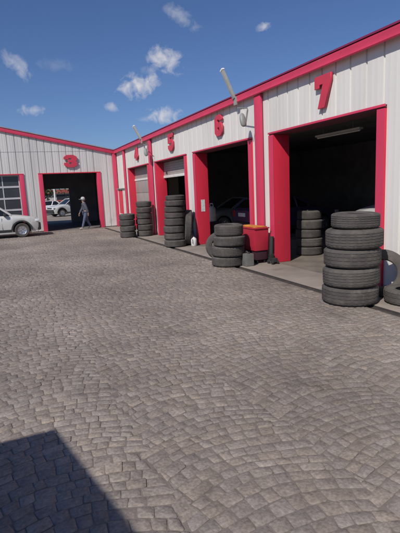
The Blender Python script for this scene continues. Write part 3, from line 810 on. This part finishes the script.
# ------------------------------------------------------------------ street behind the far building
sheet('street', [(-60, 60, 40.5, 52)], -.016, M['conc'])
t = thing('street_building', (0, 75, 0), 'pale low building with red roof across the street seen through bay 3', 'building')
b = MB(); b.box(-25, 30, 75, 85, 0, 2.3); b.build('wall', M['wallcream'], t)
b = MB(); b.box(-25.1, 30.1, 74.6, 85.2, 2.304, 2.9); b.build('roof', M['brick'], t)
for i in range(12):
    b = MB(); b.box(-22+i*4.2, -20+i*4.2, 74.92, 74.997, .9, 2.1); b.build('window', M['glass'], t)
t = thing('street_fence', (0, 56, 0), 'low red rail fence along the street behind the parked cars', 'fence')
b = MB()
for z in (.75, 1.25): b.box(-20, 25, 56, 56.06, z, z+.16)
b.build('rail', M['brick'], t)
for i in range(16):
    b = MB(); b.box(-20+i*3, -19.88+i*3, 56.062, 56.16, 0, 1.5); b.build('post', M['barwhite'], t)
t = thing('street_pole', (5.35, 53.5, 0), 'white pole standing behind the silver estate car', 'pole')
b = MB(); b.tube([(5.1, 53.5, 0), (5.1, 53.5, 7)], .09, 10); b.build('pole', M['plate'], t, smooth=True)
b = MB(); b.lathe([(.09, 0), (.2, 0), (.2, .05), (.09, .06)], 12, Matrix.Translation((5.1, 53.5, 0))); b.build('base', M['plate'], t)
def tree(x, y, h, r, label, seed, n=900):
    rnd = random.Random(seed)
    t = thing('tree', (x, y, 0), label, 'tree', 'trees across the street')
    b = MB(); b.tube([(x, y, 0), (x+.1, y, h*.3), (x, y+.1, h*.55)], [.2, .15, .09], 9)
    for k in range(6):
        a = k*1.05; p = Vector((x, y, h*(.35+.03*k)))
        b.tube([p, p+Vector((cos(a)*r*.4, sin(a)*r*.4, h*.14)), p+Vector((cos(a)*r*.75, sin(a)*r*.75, h*.22))], [.07, .045, .02], 6)
    b.build('trunk', M['bark'], t, smooth=True)
    b = MB()
    cl = [(Vector((rnd.gauss(0, r*.45), rnd.gauss(0, r*.45), h*.68+rnd.gauss(0, h*.13))), rnd.uniform(.35, .8)*r*.6) for _ in range(22)]
    for _ in range(n):
        c, rr = rnd.choice(cl)
        d = Vector((rnd.gauss(0, 1), rnd.gauss(0, 1), rnd.gauss(0, 1))).normalized()*rr*rnd.random()**.4
        p = Vector((x, y, 0))+c+d; s = rnd.uniform(.10, .22)
        u = Vector((rnd.gauss(0, 1), rnd.gauss(0, 1), rnd.gauss(0, .6))).normalized(); v = u.cross(Vector((rnd.gauss(0, 1), rnd.gauss(0, 1), 1))).normalized()
        b.face([p-u*s, p+v*s*.6, p+u*s, p-v*s*.6])
    b.build('crown', M['leaf'], t)
tree(4.3, 62, 3.9, 1.8, 'dark tree left of the white pole across the street', 1)
tree(10.5, 64, 3.8, 1.9, 'tree right of the white pole across the street', 2)

# ------------------------------------------------------------------ person walking in front of bay 3
def skin(name, verts, edges, radii, m, parent, root=0, sub=2):
    me = bpy.data.meshes.new(name); me.from_pydata(verts, edges, [])
    o = bpy.data.objects.new('t', me); COL.objects.link(o)
    md = o.modifiers.new('s', 'SKIN'); md.use_smooth_shade = True
    for i, r in enumerate(radii):
        d = me.skin_vertices[0].data[i]
        d.radius = r if isinstance(r, tuple) else (r, r); d.use_root = (i == root)
    o.modifiers.new('u', 'SUBSURF').levels = sub
    dg = bpy.context.evaluated_depsgraph_get(); dg.update()
    me2 = bpy.data.meshes.new_from_object(o.evaluated_get(dg)); bpy.data.objects.remove(o)
    me2.materials.clear(); me2.materials.append(m)
    me2.shade_smooth()
    o2 = bpy.data.objects.new(name, me2); COL.objects.link(o2); o2.parent = parent; return o2
def person():
    t = thing('person', (3.93, 25.42, 0), 'person in pale cap, dark jacket and blue jeans walking past open bay 3', 'person')
    # local frame: walks towards -x (faces -x); y- is the camera side
    J = {}; V = []; R = []; Ed = []
    def j(name, p, r, par=None):
        J[name] = len(V); V.append(p); R.append(r)
        if par: Ed.append((J[par], J[name]))
    j('pelvis', (.02, 0, .93), (.13, .10)); j('waist', (.0, 0, 1.08), (.125, .095), 'pelvis'); j('chest', (-.03, 0, 1.27), (.15, .11), 'waist'); j('upper', (-.03, 0, 1.39), (.11, .09), 'chest')
    j('neck', (-.05, 0, 1.46), (.052, .055), 'upper'); j('jaw', (-.075, 0, 1.54), (.068, .072), 'neck'); j('skull', (-.065, 0, 1.62), (.082, .092), 'jaw'); j('crown', (-.06, 0, 1.685), (.06, .065), 'skull')
    for s, n in ((-1, 'r'), (1, 'l')):
        j(n+'sh', (-.03, s*.175, 1.37), .058, 'upper')
        sw = -.16 if s > 0 else .15
        j(n+'el', (-.02+sw*.5, s*.225, 1.11), .043, n+'sh'); j(n+'wr', (-.06+sw*1.25, s*.225, .90), .030, n+'el')
        j(n+'pa', (-.075+sw*1.35, s*.222, .83), (.038, .022), n+'wr')
        for k in range(4):
            dx = (k-1.5)*.017; ln = (.062, .072, .068, .052)[k]
            j(n+'f%d' % k, (-.078+sw*1.38+dx, s*.218, .785), .0085, n+'pa'); j(n+'g%d' % k, (-.09+sw*1.4+dx, s*.208, .785-ln), .007, n+'f%d' % k)
        j(n+'t', (-.11+sw*1.35, s*.20, .82), .010, n+'pa'); j(n+'t2', (-.125+sw*1.36, s*.195, .785), .008, n+'t')
        st = -.24 if s < 0 else .20
        j(n+'hip', (.02, s*.095, .88), .088, 'pelvis'); j(n+'kn', (.0+st*.42, s*.10, .49), .058, n+'hip')
        j(n+'an', (.0+st*.95+(.06 if s > 0 else 0), s*.10, .095 if s < 0 else .13), .038, n+'kn'); j(n+'to', (-.14+st*.95+(.06 if s > 0 else 0), s*.105, .04), .032, n+'an')
    R2 = list(R)
    for q in ('pelvis', 'waist', 'chest', 'upper'): R2[J[q]] = (R[J[q]][0]*.78, R[J[q]][1]*.78)
    skin('body', V, Ed, R2, M['skin'], t)
    def sub(name, pts, m, inf, extra=None, sub_=2):
        idx = {p: i for i, p in enumerate(pts)}
        vv = [V[J[p]] for p in pts]; rr = []
        for p in pts:
            r = R[J[p]]; r = r if isinstance(r, tuple) else (r, r); rr.append((r[0]+inf, r[1]+inf))
        inv = {v: k for k, v in J.items()}
        ee = [(idx[inv[a]], idx[inv[b_]]) for a, b_ in Ed if inv[a] in idx and inv[b_] in idx]
        skin(name, vv, ee, rr, m, t, 0, sub_)
    sub('jacket', ['pelvis', 'waist', 'chest', 'upper', 'neck', 'rhip', 'lhip', 'rsh', 'rel', 'rwr', 'lsh', 'lel', 'lwr'], M['jacket'], .034)
    sub('jeans', ['pelvis', 'rhip', 'rkn', 'ran', 'lhip', 'lkn', 'lan'], M['jeans'], .020)
    for n in ('r', 'l'):
        a = Vector(V[J[n+'an']]); to = Vector(V[J[n+'to']])
        skin('shoe', [tuple(a+Vector((.03, 0, -.045))), tuple((a+to)/2+Vector((0, 0, -.01))), tuple(to+Vector((-.02, 0, .0)))], [(0, 1), (1, 2)], [.044, .046, .04], M['shoe'], t)
    off = Vector((3.93, 25.42, 0))
    b = MB(); Mx = Matrix.Translation((-.06, 0, 1.64)) @ Matrix.Diagonal((1.1, .98, 1, 1))
    b.lathe([(.098, -.02), (.104, .02), (.10, .06), (.08, .10), (.045, .125), (.0, .132)], 24, Mx)
    b.box(-.19, -.08, -.07, .07, -.012, .004, 0, Mx)
    b.build('cap', M['cap'], t, smooth=True, local=True)
    b = MB(); b.lathe([(.082, -.09), (.096, -.05), (.099, -.015), (.09, -.0)], 24, Matrix.Translation((-.045, 0, 1.625)) @ Matrix.Diagonal((1, .98, 1, 1))); b.build('hair', M['hair'], t, smooth=True, local=True)
    for s in (-1, 1):
        b = MB(); b.lathe([(0, -.012), (.009, -.008), (.012, 0), (.009, .008), (0, .012)], 10, Matrix.Translation((-.155, s*.032, 1.60))); b.build('eye', M['eye'], t, smooth=True, local=True)
    b = MB(); b.tube([(-.145, 0, 1.595), (-.172, 0, 1.565), (-.15, 0, 1.555)], [.010, .016, .012], 8); b.build('nose', M['skin'], t, smooth=True, local=True)
person()

# ------------------------------------------------------------------ unseen roof on posts behind the camera, added to cast the lower-left shadow
SX, SY, TE = .80, .60, .95        # sun travel (horizontal unit vector), tan(elevation)
hP = 3.2
PX, PY = .17-SX*hP/TE, 3.60-SY*hP/TE
t = thing('shadow_canopy', (PX-2.5, PY-3, 0), 'unseen lean-to roof on steel posts, added to cast the shadow at lower left', 'shadow_canopy')
sl = .224; cw, cl = 6.0, 6.5
b = MB()
p = [(PX, PY, hP), (PX-cw, PY, hP), (PX-cw, PY-cl, hP+sl*cl), (PX, PY-cl, hP+sl*cl)]
b.face(p); b.face([(x, y, z-.09) for x, y, z in reversed(p)])
for i in range(4):
    a, c = p[i], p[(i+1) % 4]; b.face([a, c, (c[0], c[1], c[2]-.09), (a[0], a[1], a[2]-.09)])
b.build('roof', M['shadow_canopy'], t)
for fx, fy in ((.25, .3), (cw-.25, .3), (.25, cl-.3), (cw-.25, cl-.3)):
    x, y = PX-fx, PY-fy; zt = hP+sl*fy-.10
    b = MB(); b.box(x-.05, x+.05, y-.05, y+.05, -.02, zt); b.build('post', M['steel'], t)
for fy in (.3, cl-.3):
    b = MB(); z = hP+sl*fy-.12; b.box(PX-cw+.1, PX-.1, PY-fy-.052, PY-fy+.052, z-.14, z); b.build('beam', M['steel'], t)

# ------------------------------------------------------------------ sun, sky, clouds
el = math.atan(TE)
sun = bpy.data.lights.new('sun', 'SUN'); sun.energy = 4.0; sun.angle = radians(.53); sun.color = (1, .945, .87)
so = bpy.data.objects.new('sun', sun); COL.objects.link(so)
dirv = Vector((SX*cos(el), SY*cos(el), -sin(el))); so.rotation_euler = dirv.to_track_quat('-Z', 'Y').to_euler(); so.location = (-10, -8, 15)
w = bpy.data.worlds.new('World'); scene.world = w; w.use_nodes = True; nt = w.node_tree; L = nt.links
bg = nt.nodes['Background']; sky = nt.nodes.new('ShaderNodeTexSky'); sky.sky_type = 'NISHITA'; sky.sun_disc = False
sky.sun_elevation = el; sky.sun_rotation = atan2(-SX, -SY); sky.altitude = 300; sky.air_density = 1.0; sky.dust_density = .7; sky.ozone_density = 4.0
bg.inputs['Strength'].default_value = .066
CLOUD = [  # direction, half widths, tilt, density
 ((.049, .968, .248), .030, .017, -.75, .45), ((.116, .961, .252), .034, .012, -.1, .14), ((.066, .983, .169), .025, .010, -.05, .62),
 ((.326, .909, .260), .034, .023, -.35, .95), ((.275, .937, .216), .046, .022, .22, .95), ((.322, .934, .156), .038, .016, 0, .90),
 ((.221, .959, .176), .015, .009, 0, .6), ((.349, .877, .332), .042, .014, -.65, .36), ((.497, .812, .306), .016, .008, .2, .65), ((.300, .925, .245), .026, .010, .3, .35),
 ((.285, .945, .150), .018, .006, 0, .3)]
tc = nt.nodes.new('ShaderNodeTexCoord'); G = tc.outputs['Generated']
nz = nt.nodes.new('ShaderNodeTexNoise'); nz.inputs['Scale'].default_value = 52; nz.inputs['Detail'].default_value = 10; nz.inputs['Roughness'].default_value = .55; nz.inputs['Distortion'].default_value = .6
L.new(G, nz.inputs['Vector'])
nz2 = nt.nodes.new('ShaderNodeTexNoise'); nz2.inputs['Scale'].default_value = 90; nz2.inputs['Detail'].default_value = 6
L.new(G, nz2.inputs['Vector'])
def node_math(op, a, b_=None, clamp=False):
    n = nt.nodes.new('ShaderNodeMath'); n.operation = op; n.use_clamp = clamp
    for i, v in enumerate((a, b_)):
        if v is None: continue
        if isinstance(v, (int, float)): n.inputs[i].default_value = v
        else: L.new(v, n.inputs[i])
    return n.outputs[0]
def dotv(v):
    n = nt.nodes.new('ShaderNodeVectorMath'); n.operation = 'DOT_PRODUCT'; L.new(G, n.inputs[0]); n.inputs[1].default_value = v; return n.outputs['Value']
total = None
for c, a, b_, th, dens in CLOUD:
    c = Vector(c).normalized(); r = Vector((c.y, -c.x, 0)).normalized(); u = r.cross(c)
    e1 = r*cos(th)+u*sin(th); e2 = -r*sin(th)+u*cos(th)
    q1 = node_math('POWER', dotv(e1/a), 2.0); q2 = node_math('POWER', dotv(e2/b_), 2.0)
    rr = node_math('SQRT', node_math('ADD', q1, q2))
    fr = node_math('GREATER_THAN', dotv(c), 0)
    m_ = node_math('SUBTRACT', 1.0, rr)
    nn = node_math('MULTIPLY', node_math('SUBTRACT', nz.outputs['Fac'], .46), 2.9)
    k = node_math('MULTIPLY', node_math('ADD', m_, nn), .85, True)
    # fade outside the ellipse so nothing leaks
    edge = node_math('MULTIPLY', node_math('SUBTRACT', 1.5, rr), 2.0, True)
    k = node_math('MULTIPLY', node_math('MULTIPLY', k, edge), fr)
    k = node_math('MULTIPLY', k, dens)
    total = k if total is None else node_math('MAXIMUM', total, k)
tex = node_math('ADD', .55, node_math('MULTIPLY', nz2.outputs['Fac'], .8))
total = node_math('MULTIPLY', total, tex, True)
hs = nt.nodes.new('ShaderNodeMix'); hs.data_type = 'RGBA'; hs.blend_type = 'MULTIPLY'; hs.inputs['Factor'].default_value = 1
L.new(sky.outputs[0], hs.inputs['A']); hs.inputs['B'].default_value = (.85, .97, 1.26, 1)
mx = nt.nodes.new('ShaderNodeMix'); mx.data_type = 'RGBA'
L.new(total, mx.inputs['Factor']); L.new(hs.outputs['Result'], mx.inputs['A']); mx.inputs['B'].default_value = (9.6, 9.5, 10.2, 1)
L.new(mx.outputs['Result'], bg.inputs['Color'])

# ------------------------------------------------------------------ camera
F_, pp, ro, ya = 450.3, .1691, .0471, .3955
fw = Vector((sin(ya)*cos(pp), cos(ya)*cos(pp), -sin(pp))); rt = Vector((cos(ya), -sin(ya), 0)); up = rt.cross(fw)
rt2 = rt*cos(ro)-up*sin(ro); up2 = rt*sin(ro)+up*cos(ro)
cam = bpy.data.cameras.new('camera'); co = bpy.data.objects.new('camera', cam); COL.objects.link(co)
Mx = Matrix((rt2, up2, -fw)).transposed().to_4x4(); Mx.translation = (0, 0, CAMH); co.matrix_world = Mx
cam.sensor_fit = 'VERTICAL'; cam.sensor_height = 36; cam.lens = 36*F_/533; cam.clip_end = 3000; cam.clip_start = .05
scene.camera = co
scene.view_settings.view_transform = 'Standard'; scene.view_settings.look = 'None'; scene.view_settings.exposure = 0; scene.view_settings.gamma = 1
scene.view_settings.use_curve_mapping = False
scene.render.engine = 'CYCLES'
scene.cycles.max_bounces = 6
